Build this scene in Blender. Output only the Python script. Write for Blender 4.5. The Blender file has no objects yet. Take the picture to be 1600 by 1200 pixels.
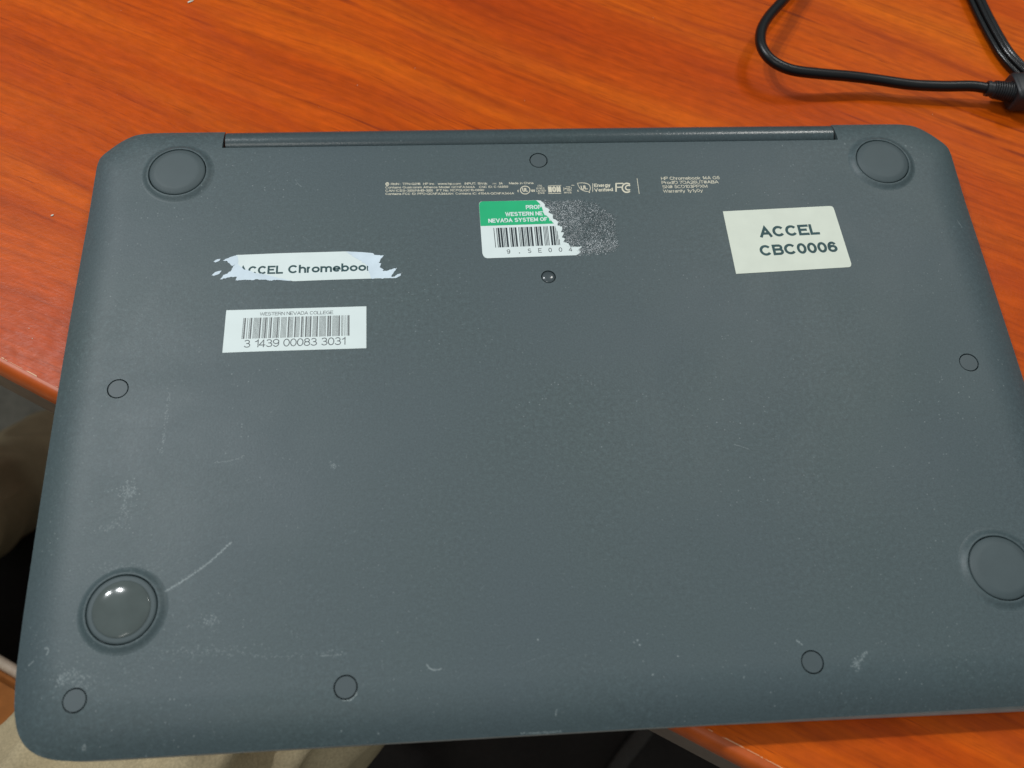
import bpy, bmesh, math, random
import numpy as np
from mathutils import Vector, Matrix, Euler
from mathutils.geometry import tessellate_polygon

random.seed(7)
rng = np.random.default_rng(11)
MM = 0.001                      # all the lengths below are millimetres
scene = bpy.context.scene

# ------------------------------------------------------------------ camera
FOC = 1432.63                   # focal length in pixels of the 1600 px wide photograph
CAM = Vector((-38.649, -141.220, 290.299))
RM = [[0.9970612506, -0.0578559459, 0.0502150579],
      [-0.0313699961, -0.9063425737, -0.4213775771],
      [0.0698912431, 0.4185640079, -0.9054940008]]
cd = bpy.data.cameras.new("camera")
cam = bpy.data.objects.new("camera", cd)
scene.collection.objects.link(cam)
scene.camera = cam
cd.sensor_width = 36.0
cd.lens = 36.0 * FOC / 1600.0
cd.clip_start = 0.01
cd.clip_end = 30.0
cd.dof.use_dof = True
cd.dof.focus_distance = 0.345
cd.dof.aperture_fstop = 10.5
m = Matrix(((RM[0][0], -RM[1][0], -RM[2][0], CAM.x * MM),
            (RM[0][1], -RM[1][1], -RM[2][1], CAM.y * MM),
            (RM[0][2], -RM[1][2], -RM[2][2], CAM.z * MM), (0, 0, 0, 1)))
cam.matrix_world = m

# ------------------------------------------------------------------ world and lamps (an office ceiling)
world = bpy.data.worlds.new("World")
scene.world = world
world.use_nodes = True
bg = world.node_tree.nodes["Background"]
bg.inputs["Color"].default_value = (0.80, 0.90, 1.0, 1)
bg.inputs["Strength"].default_value = 1.0
_nt = world.node_tree             # pale ceiling overhead, darker walls and floor
_tc = _nt.nodes.new('ShaderNodeTexCoord'); _sx = _nt.nodes.new('ShaderNodeSeparateXYZ'); _rp = _nt.nodes.new('ShaderNodeValToRGB')
_nt.links.new(_tc.outputs['Generated'], _sx.inputs[0]); _nt.links.new(_sx.outputs['Z'], _rp.inputs['Fac']); _nt.links.new(_rp.outputs['Color'], bg.inputs['Color'])
_e = _rp.color_ramp.elements
_e[0].position = 0.0; _e[0].color = (0.045, 0.045, 0.042, 1)
_e[1].position = 0.9; _e[1].color = (0.49, 0.56, 0.58, 1)
_m = _e.new(0.35); _m.color = (0.17, 0.185, 0.19, 1)

def panel(name, loc, size, power, color=(1, 0.97, 0.92), target=(0, 0, 0)):
    ld = bpy.data.lights.new(name, 'AREA')
    ld.shape = 'RECTANGLE'
    ld.size, ld.size_y = size
    ld.energy = power
    ld.color = color
    o = bpy.data.objects.new(name, ld)
    scene.collection.objects.link(o)
    o.location = loc
    d = Vector(target) - Vector(loc)
    o.rotation_euler = d.to_track_quat('-Z', 'Y').to_euler()
    return o
panel("ceiling_lamp", (0.90, 1.00, 1.90), (0.16, 0.40), 10)
panel("ceiling_lamp", (-1.26, 0.80, 1.85), (0.05, 0.11), 12.5, (0.95, 0.98, 1.0))
panel("ceiling_lamp", (-0.92, 0.80, 1.85), (0.05, 0.11), 12.5, (0.95, 0.98, 1.0))
panel("ceiling_lamp", (-0.6, -0.9, 1.95), (0.3, 0.6), 5)
scene.view_settings.view_transform = 'Standard'
scene.view_settings.look = 'None'
scene.view_settings.exposure = -0.03
scene.view_settings.gamma = 1.0
scene.render.engine = 'CYCLES'

# ------------------------------------------------------------------ helpers
def at(x, y, z=0.0):
    """photograph pixel (1600 x 1200) -> point in mm on the horizontal plane at height z"""
    a, b, c = (x - 800) / FOC, (y - 600) / FOC, 1.0
    d = Vector([RM[0][k] * a + RM[1][k] * b + RM[2][k] * c for k in range(3)])
    return CAM + d * ((z - CAM.z) / d.z)

def wpos(o):
    p = Vector((0, 0, 0))
    while o is not None:
        p += o.location
        o = o.parent
    return p

def link_mesh(name, me, mat=None, parent=None):
    o = bpy.data.objects.new(name, me)
    scene.collection.objects.link(o)
    if parent is not None:
        o.parent = parent
        o.location = -wpos(parent)
    if mat:
        me.materials.clear()
        me.materials.append(mat)
    return o

def build(name, bm, mat=None, parent=None, smooth=False, recalc=True):
    if recalc:
        bmesh.ops.recalc_face_normals(bm, faces=bm.faces)
    for v in bm.verts:
        v.co *= MM
    me = bpy.data.meshes.new(name)
    bm.to_mesh(me)
    bm.free()
    if smooth:
        me.shade_smooth()
    return link_mesh(name, me, mat, parent)

def empty(name, loc, label, cat, group=None):
    o = bpy.data.objects.new(name, None)
    scene.collection.objects.link(o)
    o.location = Vector(loc) * MM
    o.empty_display_size = 0.01
    o['label'] = label
    o['category'] = cat
    if group:
        o['group'] = group
    return o

def flat_build_(name, bm, mt, parent):
    for f in bm.faces:
        f.normal_update()
        if f.normal.z < 0: f.normal_flip()
    return build(name, bm, mt, parent, recalc=False)

def smooth_angle(o, deg=35):
    me = o.data
    me.shade_smooth()
    bm = bmesh.new(); bm.from_mesh(me)
    for e in bm.edges:
        if len(e.link_faces) == 2 and e.calc_face_angle(0) > math.radians(deg):
            e.smooth = False
    bm.to_mesh(me); bm.free()

def tube(bm, pts, rad, seg=16, cap=True):
    """sweep a circle along pts; rad is a number or a list"""
    n = len(pts)
    pts = [Vector(p) for p in pts]
    rings = []
    up = Vector((0, 0, 1))
    for i, p in enumerate(pts):
        t = (pts[min(i + 1, n - 1)] - pts[max(i - 1, 0)]).normalized()
        s = t.cross(up)
        if s.length < 1e-4:
            s = Vector((1, 0, 0))
        s.normalize()
        w = s.cross(t)
        r = rad[i] if isinstance(rad, (list, tuple)) else rad
        rings.append([bm.verts.new(p + (s * math.cos(a) + w * math.sin(a)) * r)
                      for a in [2 * math.pi * k / seg for k in range(seg)]])
    for A, B in zip(rings, rings[1:]):
        for k in range(seg):
            bm.faces.new((A[k], A[(k + 1) % seg], B[(k + 1) % seg], B[k]))
    if cap:
        bm.faces.new(rings[0][::-1])
        bm.faces.new(rings[-1])

def catmull(pts, sub=8):
    P = [Vector(p) for p in pts]
    P = [P[0] * 2 - P[1]] + P + [P[-1] * 2 - P[-2]]
    out = []
    for i in range(1, len(P) - 2):
        a, b, c, d = P[i - 1:i + 3]
        for k in range(sub):
            t = k / sub
            out.append(0.5 * ((2 * b) + (c - a) * t + (2 * a - 5 * b + 4 * c - d) * t * t + (3 * b - a - 3 * c + d) * t ** 3))
    out.append(P[-2])
    return out

def lathe(bm, prof, c, seg=64, close=False):
    """prof: list of (r, z); c centre"""
    rings = []
    for r, z in prof:
        if r < 1e-6:
            rings.append([bm.verts.new((c[0], c[1], c[2] + z))])
        else:
            rings.append([bm.verts.new((c[0] + r * math.cos(a), c[1] + r * math.sin(a), c[2] + z))
                          for a in [2 * math.pi * k / seg for k in range(seg)]])
    for A, B in zip(rings, rings[1:]):
        for k in range(seg):
            j = (k + 1) % seg
            if len(A) == 1 and len(B) == 1: continue
            if len(A) == 1: bm.faces.new((A[0], B[j], B[k]))
            elif len(B) == 1: bm.faces.new((A[k], A[j], B[0]))
            else: bm.faces.new((A[k], A[j], B[j], B[k]))
    return rings

def slab(bm, poly, z0, z1):
    """flat plate with the outline poly (x, y) from z0 to z1"""
    tri = tessellate_polygon([[Vector((p[0], p[1], 0)) for p in poly]])
    lo = [bm.verts.new((p[0], p[1], z0)) for p in poly]
    hi = [bm.verts.new((p[0], p[1], z1)) for p in poly]
    for t in tri:
        try:
            bm.faces.new([hi[i] for i in t]); bm.faces.new([lo[i] for i in t][::-1])
        except ValueError:
            pass
    n = len(poly)
    for i in range(n):
        bm.faces.new((lo[i], lo[(i + 1) % n], hi[(i + 1) % n], hi[i]))

def clip_bool(o, cutter, op='DIFFERENCE'):
    md = o.modifiers.new('b', 'BOOLEAN')
    md.operation = op
    md.solver = 'EXACT'
    md.object = cutter
    dg = bpy.context.evaluated_depsgraph_get()
    me = bpy.data.meshes.new_from_object(o.evaluated_get(dg))
    o.modifiers.remove(md)
    old = o.data
    o.data = me
    me.name = old.name
    bpy.data.meshes.remove(old)
    cm = cutter.data
    bpy.data.objects.remove(cutter)
    bpy.data.meshes.remove(cm)

# ------------------------------------------------------------------ materials
def mat(name):
    m = bpy.data.materials.new(name)
    m.use_nodes = True
    nt = m.node_tree
    return m, nt, nt.nodes["Principled BSDF"]

def N(nt, t, **kw):
    n = nt.nodes.new(t)
    for k, v in kw.items():
        if k.startswith('i_'):
            n.inputs[k[2:].replace('_', ' ')].default_value = v
        else:
            setattr(n, k, v)
    return n

def noise(nt, co, scale, detail=3, rough=0.5, dist=0.0):
    n = N(nt, 'ShaderNodeTexNoise')
    n.inputs['Scale'].default_value = scale
    n.inputs['Detail'].default_value = detail
    n.inputs['Roughness'].default_value = rough
    n.inputs['Distortion'].default_value = dist
    nt.links.new(co, n.inputs['Vector'])
    return n.outputs['Fac']

def ramp(nt, fac, stops):
    r = N(nt, 'ShaderNodeValToRGB')
    e = r.color_ramp.elements
    while len(e) < len(stops):
        e.new(0.5)
    for k, (p, c) in enumerate(stops):
        e[k].position = p
        e[k].color = (c[0], c[1], c[2], 1) if not isinstance(c, (int, float)) else (c, c, c, 1)
    nt.links.new(fac, r.inputs['Fac'])
    return r.outputs['Color']

def mix(nt, f, a, b, typ='MIX'):
    n = N(nt, 'ShaderNodeMix', data_type='RGBA', blend_type=typ)
    for k, s, v in ((0, n.inputs[0], f), (1, n.inputs[6], a), (2, n.inputs[7], b)):
        if hasattr(v, 'is_output'):
            nt.links.new(v, s)
        elif k == 0:
            s.default_value = v
        else:
            s.default_value = (*v, 1) if not isinstance(v, (int, float)) else (v, v, v, 1)
    return n.outputs[2]

def math_(nt, op, a, b=0.0):
    n = N(nt, 'ShaderNodeMath', operation=op)
    for s, v in ((n.inputs[0], a), (n.inputs[1], b)):
        if hasattr(v, 'is_output'):
            nt.links.new(v, s)
        else:
            s.default_value = v
    return n.outputs[0]

def bump(nt, bsdf, h, strength, dist):
    b = N(nt, 'ShaderNodeBump')
    b.inputs['Strength'].default_value = strength
    b.inputs['Distance'].default_value = dist
    nt.links.new(h, b.inputs['Height'])
    nt.links.new(b.outputs['Normal'], bsdf.inputs['Normal'])
    return b

def objco(nt):
    return N(nt, 'ShaderNodeTexCoord').outputs['Object']

def plain(name, col, rough=0.5, spec=0.5, bump_scale=None, bump_s=0.2, bump_d=0.0001, vary=0.12, coat=0):
    m, nt, p = mat(name)
    co = objco(nt)
    f = noise(nt, co, 140, 4)
    c = ramp(nt, f, [(0.3, [x * (1 - vary) for x in col]), (0.7, [min(1, x * (1 + vary)) for x in col])])
    nt.links.new(c, p.inputs['Base Color'])
    p.inputs['Roughness'].default_value = rough
    p.inputs['Specular IOR Level'].default_value = spec
    p.inputs['Coat Weight'].default_value = coat
    if bump_scale:
        bump(nt, p, noise(nt, co, bump_scale, 3), bump_s, bump_d)
    return m

# -- wear mask of the bottom cover, painted pixel by pixel here (0.15 mm per pixel)
PX = 0.15
IW, IH = int(350 / PX), int(240 / PX)
OX, OY = -175.0, -126.0
wear = np.zeros((IH, IW), np.float32)     # bright scratches and scuffs
dirt = np.zeros((IH, IW), np.float32)     # dark rub marks
def to_ix(p):
    return (p[0] - OX) / PX, (p[1] - OY) / PX
def stamp(arr, x, y, r, v):
    ix, iy = to_ix((x, y))
    R_ = r / PX
    a, b = int(max(ix - R_ * 2 - 1, 0)), int(min(ix + R_ * 2 + 2, IW))
    c, d = int(max(iy - R_ * 2 - 1, 0)), int(min(iy + R_ * 2 + 2, IH))
    if b <= a or d <= c: return
    X, Y = np.meshgrid(np.arange(a, b) - ix, np.arange(c, d) - iy)
    g = np.exp(-(X * X + Y * Y) / (R_ * R_ + 1e-3)) * v
    arr[c:d, a:b] = np.maximum(arr[c:d, a:b], g)
def scratch(px, width, val, broken=0.0, arr=None, jit=0.0, sub=10):
    arr = wear if arr is None else arr
    P = catmull([at(x, y, 0) for x, y in px], sub)
    for A, B in zip(P, P[1:]):
        n = max(2, int((B - A).length / (PX * 0.7)))
        for k in range(n):
            if random.random() < broken: continue
            q = A.lerp(B, k / n)
            stamp(arr, q.x + random.gauss(0, jit), q.y + random.gauss(0, jit), width * random.uniform(.5, 1), val * random.uniform(.55, 1))
def scuff(px, py, rx, ry, n, val, ang=0, size=0.14):
    c = at(px, py, 0)
    for _ in range(n):
        u, v = random.gauss(0, rx), random.gauss(0, ry)
        x = c.x + u * math.cos(ang) - v * math.sin(ang)
        y = c.y + u * math.sin(ang) + v * math.cos(ang)
        stamp(wear, x, y, size * random.uniform(.5, 1.6), val * random.uniform(.3, 1))
scratch([(257, 925), (290, 905), (325, 880), (362, 847)], 0.24, 0.5, 0.25, jit=0.10)
scratch([(258, 926), (291, 904), (326, 879)], 0.18, 0.35, 0.4, jit=0.28)
scratch([(264, 610), (259, 655), (252, 712)], 0.2, 0.3, 0.72, jit=0.3)
scratch([(333, 723), (350, 722), (366, 718), (382, 712)], 0.17, 0.35, 0.55, jit=0.15)
scratch([(665, 1037), (672, 1045), (681, 1047), (690, 1045)], 0.20, 0.55, 0.3, jit=0.08)
scratch([(275, 1018), (350, 1021), (440, 1026), (500, 1022), (545, 1020)], 0.18, 0.35, 0.86, jit=0.5)
scratch([(500, 1025), (525, 1024), (542, 1021)], 0.15, 0.45, 0.4, jit=0.1)
scratch([(1147, 695), (1158, 698), (1172, 703)], 0.13, 0.5, 0.5, jit=0.05)
scratch([(1333, 1041), (1343, 1030), (1356, 1019)], 0.3, 0.35, 0.6, jit=0.35)
scratch([(815, 1144), (850, 1143), (880, 1141)], 0.16, 0.55, 0.4, jit=0.1)
scratch([(870, 1109), (869, 1118)], 0.15, 0.5, 0.3, jit=0.08)
scratch([(1243, 1000), (1250, 1005), (1254, 1009)], 0.2, 0.5, 0.5, jit=0.1)
scratch([(461, 281), (466, 288), (471, 292)], 0.14, 0.4, 0.4, jit=0.06)
scratch([(1497, 342), (1502, 348), (1506, 353)], 0.15, 0.45, 0.4, jit=0.06)
scratch([(38, 1039), (48, 1032)], 0.2, 0.55, 0.4, jit=0.08)
scratch([(68, 1012), (74, 1015), (71, 1023)], 0.2, 0.5, 0.4, jit=0.1)
scratch([(120, 1170), (127, 1164)], 0.3, 0.4, 0.4, jit=0.2)
scratch([(533, 1094), (545, 1094), (554, 1088), (557, 1081)], 0.2, 0.7, 0.35, jit=0.1)
scratch([(800, 1042), (866, 1020)], 0.1, 0.2, 0.7, jit=0.05)
for q in ((589, 1145), (530, 1142), (1222, 228), (1320, 225), (1058, 1024), (1163, 1058), (996, 1001), (1000, 1008), (990, 1004), (840, 1000), (1020, 1054)):
    scuff(q[0], q[1], 0.15, 0.15, 6, 0.6, size=0.13)
scuff(1415, 228, 0.3, 0.2, 7, 0.6); scuff(1424, 230, 0.3, 0.2, 6, 0.5)
scuff(200, 768, 1.5, 1.3, 150, 0.42)
scuff(195, 795, 1.2, 2.2, 60, 0.26)
scuff(172, 822, 2.6, 0.8, 70, 0.3, 0.4)
scuff(118, 1060, 3.0, 1.4, 150, 0.36, -0.3)
scuff(95, 1062, 0.8, 1.0, 50, 0.5)
scuff(330, 972, 1.6, 1.4, 60, 0.36)
scuff(1338, 1038, 0.7, 0.9, 70, 0.42)
scuff(186, 888, 6.0, 1.0, 90, 0.24)
scuff(310, 1018, 8.0, 0.9, 110, 0.26)
scuff(520, 727, 0.6, 0.8, 30, 0.4)
scuff(180, 1035, 14, 7, 260, 0.2)
scuff(1330, 470, 50, 30, 70, 0.28, size=0.1)
scuff(1480, 1050, 14, 6, 90, 0.22)
# fine rub marks all over, more of them on the left half
for _ in range(5200):
    x = random.uniform(-172, 172); y = random.uniform(-122, 108)
    keep = 0.95 if x < -40 else (0.5 if x < 30 else 0.14)
    if random.random() < keep:
        a = random.gauss(0.3, 0.9); L = random.expovariate(1 / 0.35)
        v = random.uniform(.04, .15) * (1.0 if x < 20 else 0.7)
        for k in range(int(L / 0.12) + 1):
            stamp(wear, x + math.cos(a) * k * .12, y + math.sin(a) * k * .12, random.uniform(.06, .11), v)
scratch([(1274, 667), (1288, 664), (1310, 658), (1335, 654), (1370, 653)], 0.3, 0.35, 0.6, arr=dirt, jit=0.25)
scratch([(1388, 652), (1410, 650), (1450, 648)], 0.4, 0.3, 0.6, arr=dirt, jit=0.3)
scratch([(1274, 667), (1283, 665)], 0.3, 0.6, 0.3, arr=dirt, jit=0.15)
for _ in range(1500):
    x = random.uniform(-172, 40); y = random.uniform(-122, 108)
    stamp(dirt, x, y, random.uniform(.1, .18), random.uniform(.15, .5))
img = bpy.data.images.new("cover_wear", IW, IH, float_buffer=False)
img.colorspace_settings.name = 'Non-Color'
buf = np.ones((IH, IW, 4), np.float32)
buf[..., 0] = np.clip(wear, 0, 1); buf[..., 1] = np.clip(dirt, 0, 1); buf[..., 2] = 0
img.pixels.foreach_set(buf.ravel())
img.pack()

def cover_material(name, base, use_wear=True, rough=0.50, ofs=(0, 0, 0)):
    m, nt, p = mat(name)
    co = objco(nt)
    big = noise(nt, co, 14, 2)
    col = ramp(nt, big, [(0.3, [base[0], base[1] * .985, base[2] * 1.02]), (0.7, [base[0] * 1.0, base[1] * 1.015, base[2] * 0.985])])
    fine = noise(nt, co, 1500, 2, 0.6)
    col = mix(nt, 1.0, col, ramp(nt, fine, [(0.30, 0.86), (0.72, 1.12)]), 'MULTIPLY')
    med = noise(nt, co, 650, 2, 0.7)
    pm = ramp(nt, noise(nt, co, 16, 3), [(0.40, 0.15), (0.62, 1.0)])
    col = mix(nt, pm, col, mix(nt, 1.0, col, ramp(nt, med, [(0.32, 0.84), (0.55, 1.0), (0.70, 1.2)]), 'MULTIPLY'))
    # tiny pale grains of the moulded texture
    vo = N(nt, 'ShaderNodeTexVoronoi', feature='F1')
    vo.inputs['Scale'].default_value = 850
    nt.links.new(co, vo.inputs['Vector'])
    sp = N(nt, 'ShaderNodeSeparateColor')
    nt.links.new(vo.outputs['Color'], sp.inputs[0])
    g1 = math_(nt, 'GREATER_THAN', sp.outputs[0], 0.93)
    g2 = math_(nt, 'LESS_THAN', vo.outputs['Distance'], 0.22)
    patch = ramp(nt, noise(nt, co, 22, 3), [(0.42, 0.1), (0.66, 1.0)])
    gr = math_(nt, 'MULTIPLY', math_(nt, 'MULTIPLY', g1, g2), patch)
    col = mix(nt, math_(nt, 'MULTIPLY', gr, 0.32), col, (0.34, 0.38, 0.38))
    sm = noise(nt, co, 11, 4, 0.6, 1.5)
    sm2 = noise(nt, co, 38, 3, 0.6, 0.8)
    rgh = ramp(nt, math_(nt, 'ADD', math_(nt, 'MULTIPLY', sm, 0.65), math_(nt, 'MULTIPLY', sm2, 0.35)), [(0.38, rough - 0.03), (0.62, rough + 0.03)])
    if use_wear:
        mp = N(nt, 'ShaderNodeMapping')
        s = 1.0 / (IW * PX * MM), 1.0 / (IH * PX * MM)
        mp.inputs['Scale'].default_value = (s[0], s[1], 1)
        mp.inputs['Location'].default_value = (-OX * MM * s[0], -OY * MM * s[1], 0)
        nt.links.new(co, mp.inputs['Vector'])
        im = N(nt, 'ShaderNodeTexImage', image=img, extension='CLIP')
        nt.links.new(mp.outputs['Vector'], im.inputs['Vector'])
        sc = N(nt, 'ShaderNodeSeparateColor')
        nt.links.new(im.outputs['Color'], sc.inputs[0])
        col = mix(nt, math_(nt, 'MULTIPLY', sc.outputs[0], 0.8), col, (0.58, 0.64, 0.64))
        col = mix(nt, math_(nt, 'MULTIPLY', sc.outputs[1], 0.6), col, (0.03, 0.034, 0.04))
    nt.links.new(col, p.inputs['Base Color'])
    nt.links.new(rgh, p.inputs['Roughness'])
    p.inputs['Specular IOR Level'].default_value = 0.5
    h = math_(nt, 'ADD', fine, math_(nt, 'MULTIPLY', noise(nt, co, 600, 2), 0.7))
    bump(nt, p, h, 0.35, 0.00012)
    return m

BASE = (0.058, 0.084, 0.090)
M_cover = cover_material("grey_textured_plastic", BASE)
M_shell = cover_material("grey_smooth_plastic", [x * 0.8 for x in BASE], False, 0.26)
M_disc = plain("grey_rubber", (0.054, 0.074, 0.080), 0.5, 0.5, 900, 0.1, 0.00005, 0.05)
M_foot = plain("rubber_foot", (0.060, 0.082, 0.087), 0.6, 0.5, 500, 0.08, 0.00005, 0.05)
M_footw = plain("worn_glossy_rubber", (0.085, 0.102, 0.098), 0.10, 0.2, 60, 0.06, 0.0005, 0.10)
M_plug = plain("dark_glossy_plug", (0.05, 0.065, 0.07), 0.2, 0.6)
M_dark = plain("dark_gap", (0.012, 0.013, 0.014), 0.8, 0.2)
M_lip = plain("lid_plastic", (0.26, 0.255, 0.24), 0.4, 0.5)
M_print = plain("beige_print", (0.66, 0.61, 0.48), 0.6, 0.3)
M_white = plain("white_label_paper", (0.70, 0.77, 0.755), 0.5, 0.4, 200, 0.05, 0.0002, 0.02)
M_torn = plain("torn_label_paper", (0.64, 0.73, 0.80), 0.8, 0.2, 500, 0.5, 0.0003, 0.07)
M_cream = plain("cream_label_paper", (0.67, 0.70, 0.60), 0.55, 0.4, 160, 0.06, 0.0003, 0.03)
M_green = plain("green_label_print", (0.004, 0.42, 0.17), 0.35, 0.5, None, vary=0.04)
M_ink = plain("black_ink", (0.02, 0.03, 0.035), 0.5, 0.3)
M_ink2 = plain("dark_grey_ink", (0.06, 0.07, 0.075), 0.5, 0.3)
M_inkg = plain('grey_ink', (0.13, 0.14, 0.14), 0.5, 0.3)
M_ink3 = plain("teal_black_ink", (0.025, 0.07, 0.075), 0.5, 0.3)
M_cable = plain("black_cable_rubber", (0.004, 0.0045, 0.005), 0.34, 0.35)
M_cord = plain("black_glossy_cord", (0.004, 0.0045, 0.005), 0.22, 0.35)
M_conn = plain("charcoal_plastic", (0.014, 0.015, 0.017), 0.42, 0.4, 700, 0.2, 0.0001)
M_flake = plain("adhesive_flake", (0.52, 0.54, 0.55), 0.3, 0.6, None, vary=0.3)
M_flaked = plain("dark_adhesive_flake", (0.055, 0.07, 0.075), 0.5, 0.5, None, vary=0.3)

def wood_material():
    m, nt, p = mat("cherry_laminate")
    co = objco(nt)
    mp = N(nt, 'ShaderNodeMapping', vector_type='TEXTURE')
    mp.inputs['Rotation'].default_value = (0, 0, math.radians(-28))
    nt.links.new(co, mp.inputs['Vector'])
    # slow bend of the grain
    wob = N(nt, 'ShaderNodeTexNoise'); wob.inputs['Scale'].default_value = 4.0; wob.inputs['Detail'].default_value = 2
    nt.links.new(mp.outputs['Vector'], wob.inputs['Vector'])
    va = N(nt, 'ShaderNodeVectorMath', operation='SCALE'); va.inputs['Scale'].default_value = 0.03
    nt.links.new(wob.outputs['Color'], va.inputs[0])
    vb = N(nt, 'ShaderNodeVectorMath', operation='ADD')
    nt.links.new(mp.outputs['Vector'], vb.inputs[0]); nt.links.new(va.outputs[0], vb.inputs[1])
    def stretched(sx, sy, detail, rough=0.55, dist=0.0):
        q = N(nt, 'ShaderNodeMapping')
        q.inputs['Scale'].default_value = (sx, sy, 1)
        nt.links.new(vb.outputs[0], q.inputs['Vector'])
        return noise(nt, q.outputs['Vector'], 1.0, detail, rough, dist)
    broad = stretched(2.4, 30, 3, 0.5, 0.2)
    mid = stretched(6, 110, 4, 0.62, 0.3)
    fine = stretched(22, 420, 3, 0.6)
    col = ramp(nt, broad, [(0.28, (0.45, 0.052, 0.002)), (0.46, (0.53, 0.074, 0.002)), (0.60, (0.59, 0.098, 0.003)), (0.78, (0.68, 0.138, 0.003))])
    dk = ramp(nt, mid, [(0.34, 1.0), (0.44, 0.35), (0.56, 0.0)])
    col = mix(nt, math_(nt, 'MULTIPLY', dk, 0.42), col, (0.28, 0.034, 0.003))
    col = mix(nt, 1.0, col, ramp(nt, fine, [(0.3, 0.86), (0.7, 1.08)]), 'MULTIPLY')
    # sparse thin dark pores
    line = stretched(9, 210, 2, 0.5, 0.6)
    ln = ramp(nt, line, [(0.27, 1.0), (0.33, 0.0)])
    line2 = stretched(5, 330, 3, 0.6, 0.3)
    col = mix(nt, math_(nt, 'MULTIPLY', ramp(nt, line2, [(0.36, 1.0), (0.46, 0.0)]), 0.30), col, (0.26, 0.03, 0.003))
    col = mix(nt, math_(nt, 'MULTIPLY', ln, 0.6), col, (0.17, 0.02, 0.006))
    pore = stretched(60, 1500, 2, 0.5)
    pmask = ramp(nt, stretched(8, 60, 3, 0.6), [(0.45, 0.0), (0.60, 1.0)])
    col = mix(nt, math_(nt, 'MULTIPLY', math_(nt, 'MULTIPLY', ramp(nt, pore, [(0.30, 1.0), (0.38, 0.0)]), pmask), 0.55), col, (0.15, 0.018, 0.003))
    mot = stretched(120, 380, 3, 0.6)
    col = mix(nt, 1.0, col, ramp(nt, mot, [(0.3, 0.87), (0.7, 1.10)]), 'MULTIPLY')
    # cathedral blotches
    bl = stretched(10, 34, 3, 0.5, 1.2)
    col = mix(nt, math_(nt, 'MULTIPLY', ramp(nt, bl, [(0.55, 0.0), (0.70, 1.0)]), 0.28), col, (0.33, 0.040, 0.012))
    nt.links.new(col, p.inputs['Base Color'])
    p.inputs['Specular IOR Level'].default_value = 0.11
    nt.links.new(ramp(nt, noise(nt, co, 300, 3), [(0.3, 0.30), (0.7, 0.40)]), p.inputs['Roughness'])
    h = math_(nt, 'ADD', noise(nt, co, 700, 3, 0.6), math_(nt, 'MULTIPLY', fine, 0.5))
    bump(nt, p, h, 0.22, 0.0003)
    return m
M_wood = wood_material()
M_edge = plain("orange_edge_lacquer", (0.50, 0.09, 0.012), 0.4, 0.35, 300, 0.1, 0.0003)
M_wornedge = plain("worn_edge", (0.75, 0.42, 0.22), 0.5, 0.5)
M_band = plain("brown_edge_band", (0.17, 0.125, 0.10), 0.5, 0.4, 150, 0.2, 0.0003)
M_under = plain("desk_underside", (0.05, 0.04, 0.035), 0.8, 0.3)
M_metal = plain("dark_grey_metal", (0.10, 0.095, 0.09), 0.45, 0.5)

def cloth_material(name, col, scale=900):
    m, nt, p = mat(name)
    co = objco(nt)
    c = ramp(nt, noise(nt, co, 35, 4), [(0.3, [x * 0.85 for x in col]), (0.7, [x * 1.1 for x in col])])
    c = mix(nt, 1.0, c, ramp(nt, noise(nt, co, scale, 2), [(0.3, 0.85), (0.7, 1.1)]), 'MULTIPLY')
    nt.links.new(c, p.inputs['Base Color'])
    p.inputs['Roughness'].default_value = 0.85
    p.inputs['Specular IOR Level'].default_value = 0.2
    bump(nt, p, noise(nt, co, scale, 3), 0.4, 0.0003)
    return m
M_khaki = cloth_material("khaki_cotton", (0.47, 0.38, 0.235))
M_skin = plain("skin", (0.55, 0.33, 0.24), 0.5, 0.4)
M_carpet = cloth_material("grey_carpet", (0.24, 0.225, 0.185), 220)
M_seat = plain("orange_brown_seat", (0.30, 0.105, 0.025), 0.75, 0.15, 120, 0.2, 0.0003)
M_piping = plain("pale_seat_piping", (0.42, 0.33, 0.25), 0.6, 0.4)
M_strap = cloth_material('dark_grey_webbing', (0.05, 0.045, 0.04), 500)
M_blackc = cloth_material("black_cloth", (0.020, 0.017, 0.015), 400)

# ------------------------------------------------------------------ floor
ZT = -18.5                       # desk top
ZF = -748.0
bm = bmesh.new()
bmesh.ops.create_grid(bm, x_segments=8, y_segments=8, size=4000)
for v in bm.verts: v.co.z = ZF
o = build('floor', bm, M_carpet)
o['kind'] = 'structure'

# ------------------------------------------------------------------ desk
A0 = at(0, 562, ZT); A1 = at(1087, 1134, ZT)
U = (A1 - A0).normalized(); NV = Vector((-U.y, U.x, 0))
def dk(s, t, z): return A0 + U * s + NV * t + Vector((0, 0, z - ZT))
S0, S1, T1 = -950, 1250, 760
desk = empty('desk', (*dk(400, 350, ZF).xy, ZF), 'cherry red wood grain desk with rounded orange front edge and brown band', 'desk')
bm = bmesh.new()
RO = 6.0
def sweep(bm, prof, s0, s1, n=1):
    rows = []
    for k in range(n + 1):
        s = s0 + (s1 - s0) * k / n
        rows.append([bm.verts.new(dk(s, t, z)) for t, z in prof])
    for a, b in zip(rows, rows[1:]):
        for i in range(len(prof) - 1):
            bm.faces.new((a[i], a[i + 1], b[i + 1], b[i]))
    return rows
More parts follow.
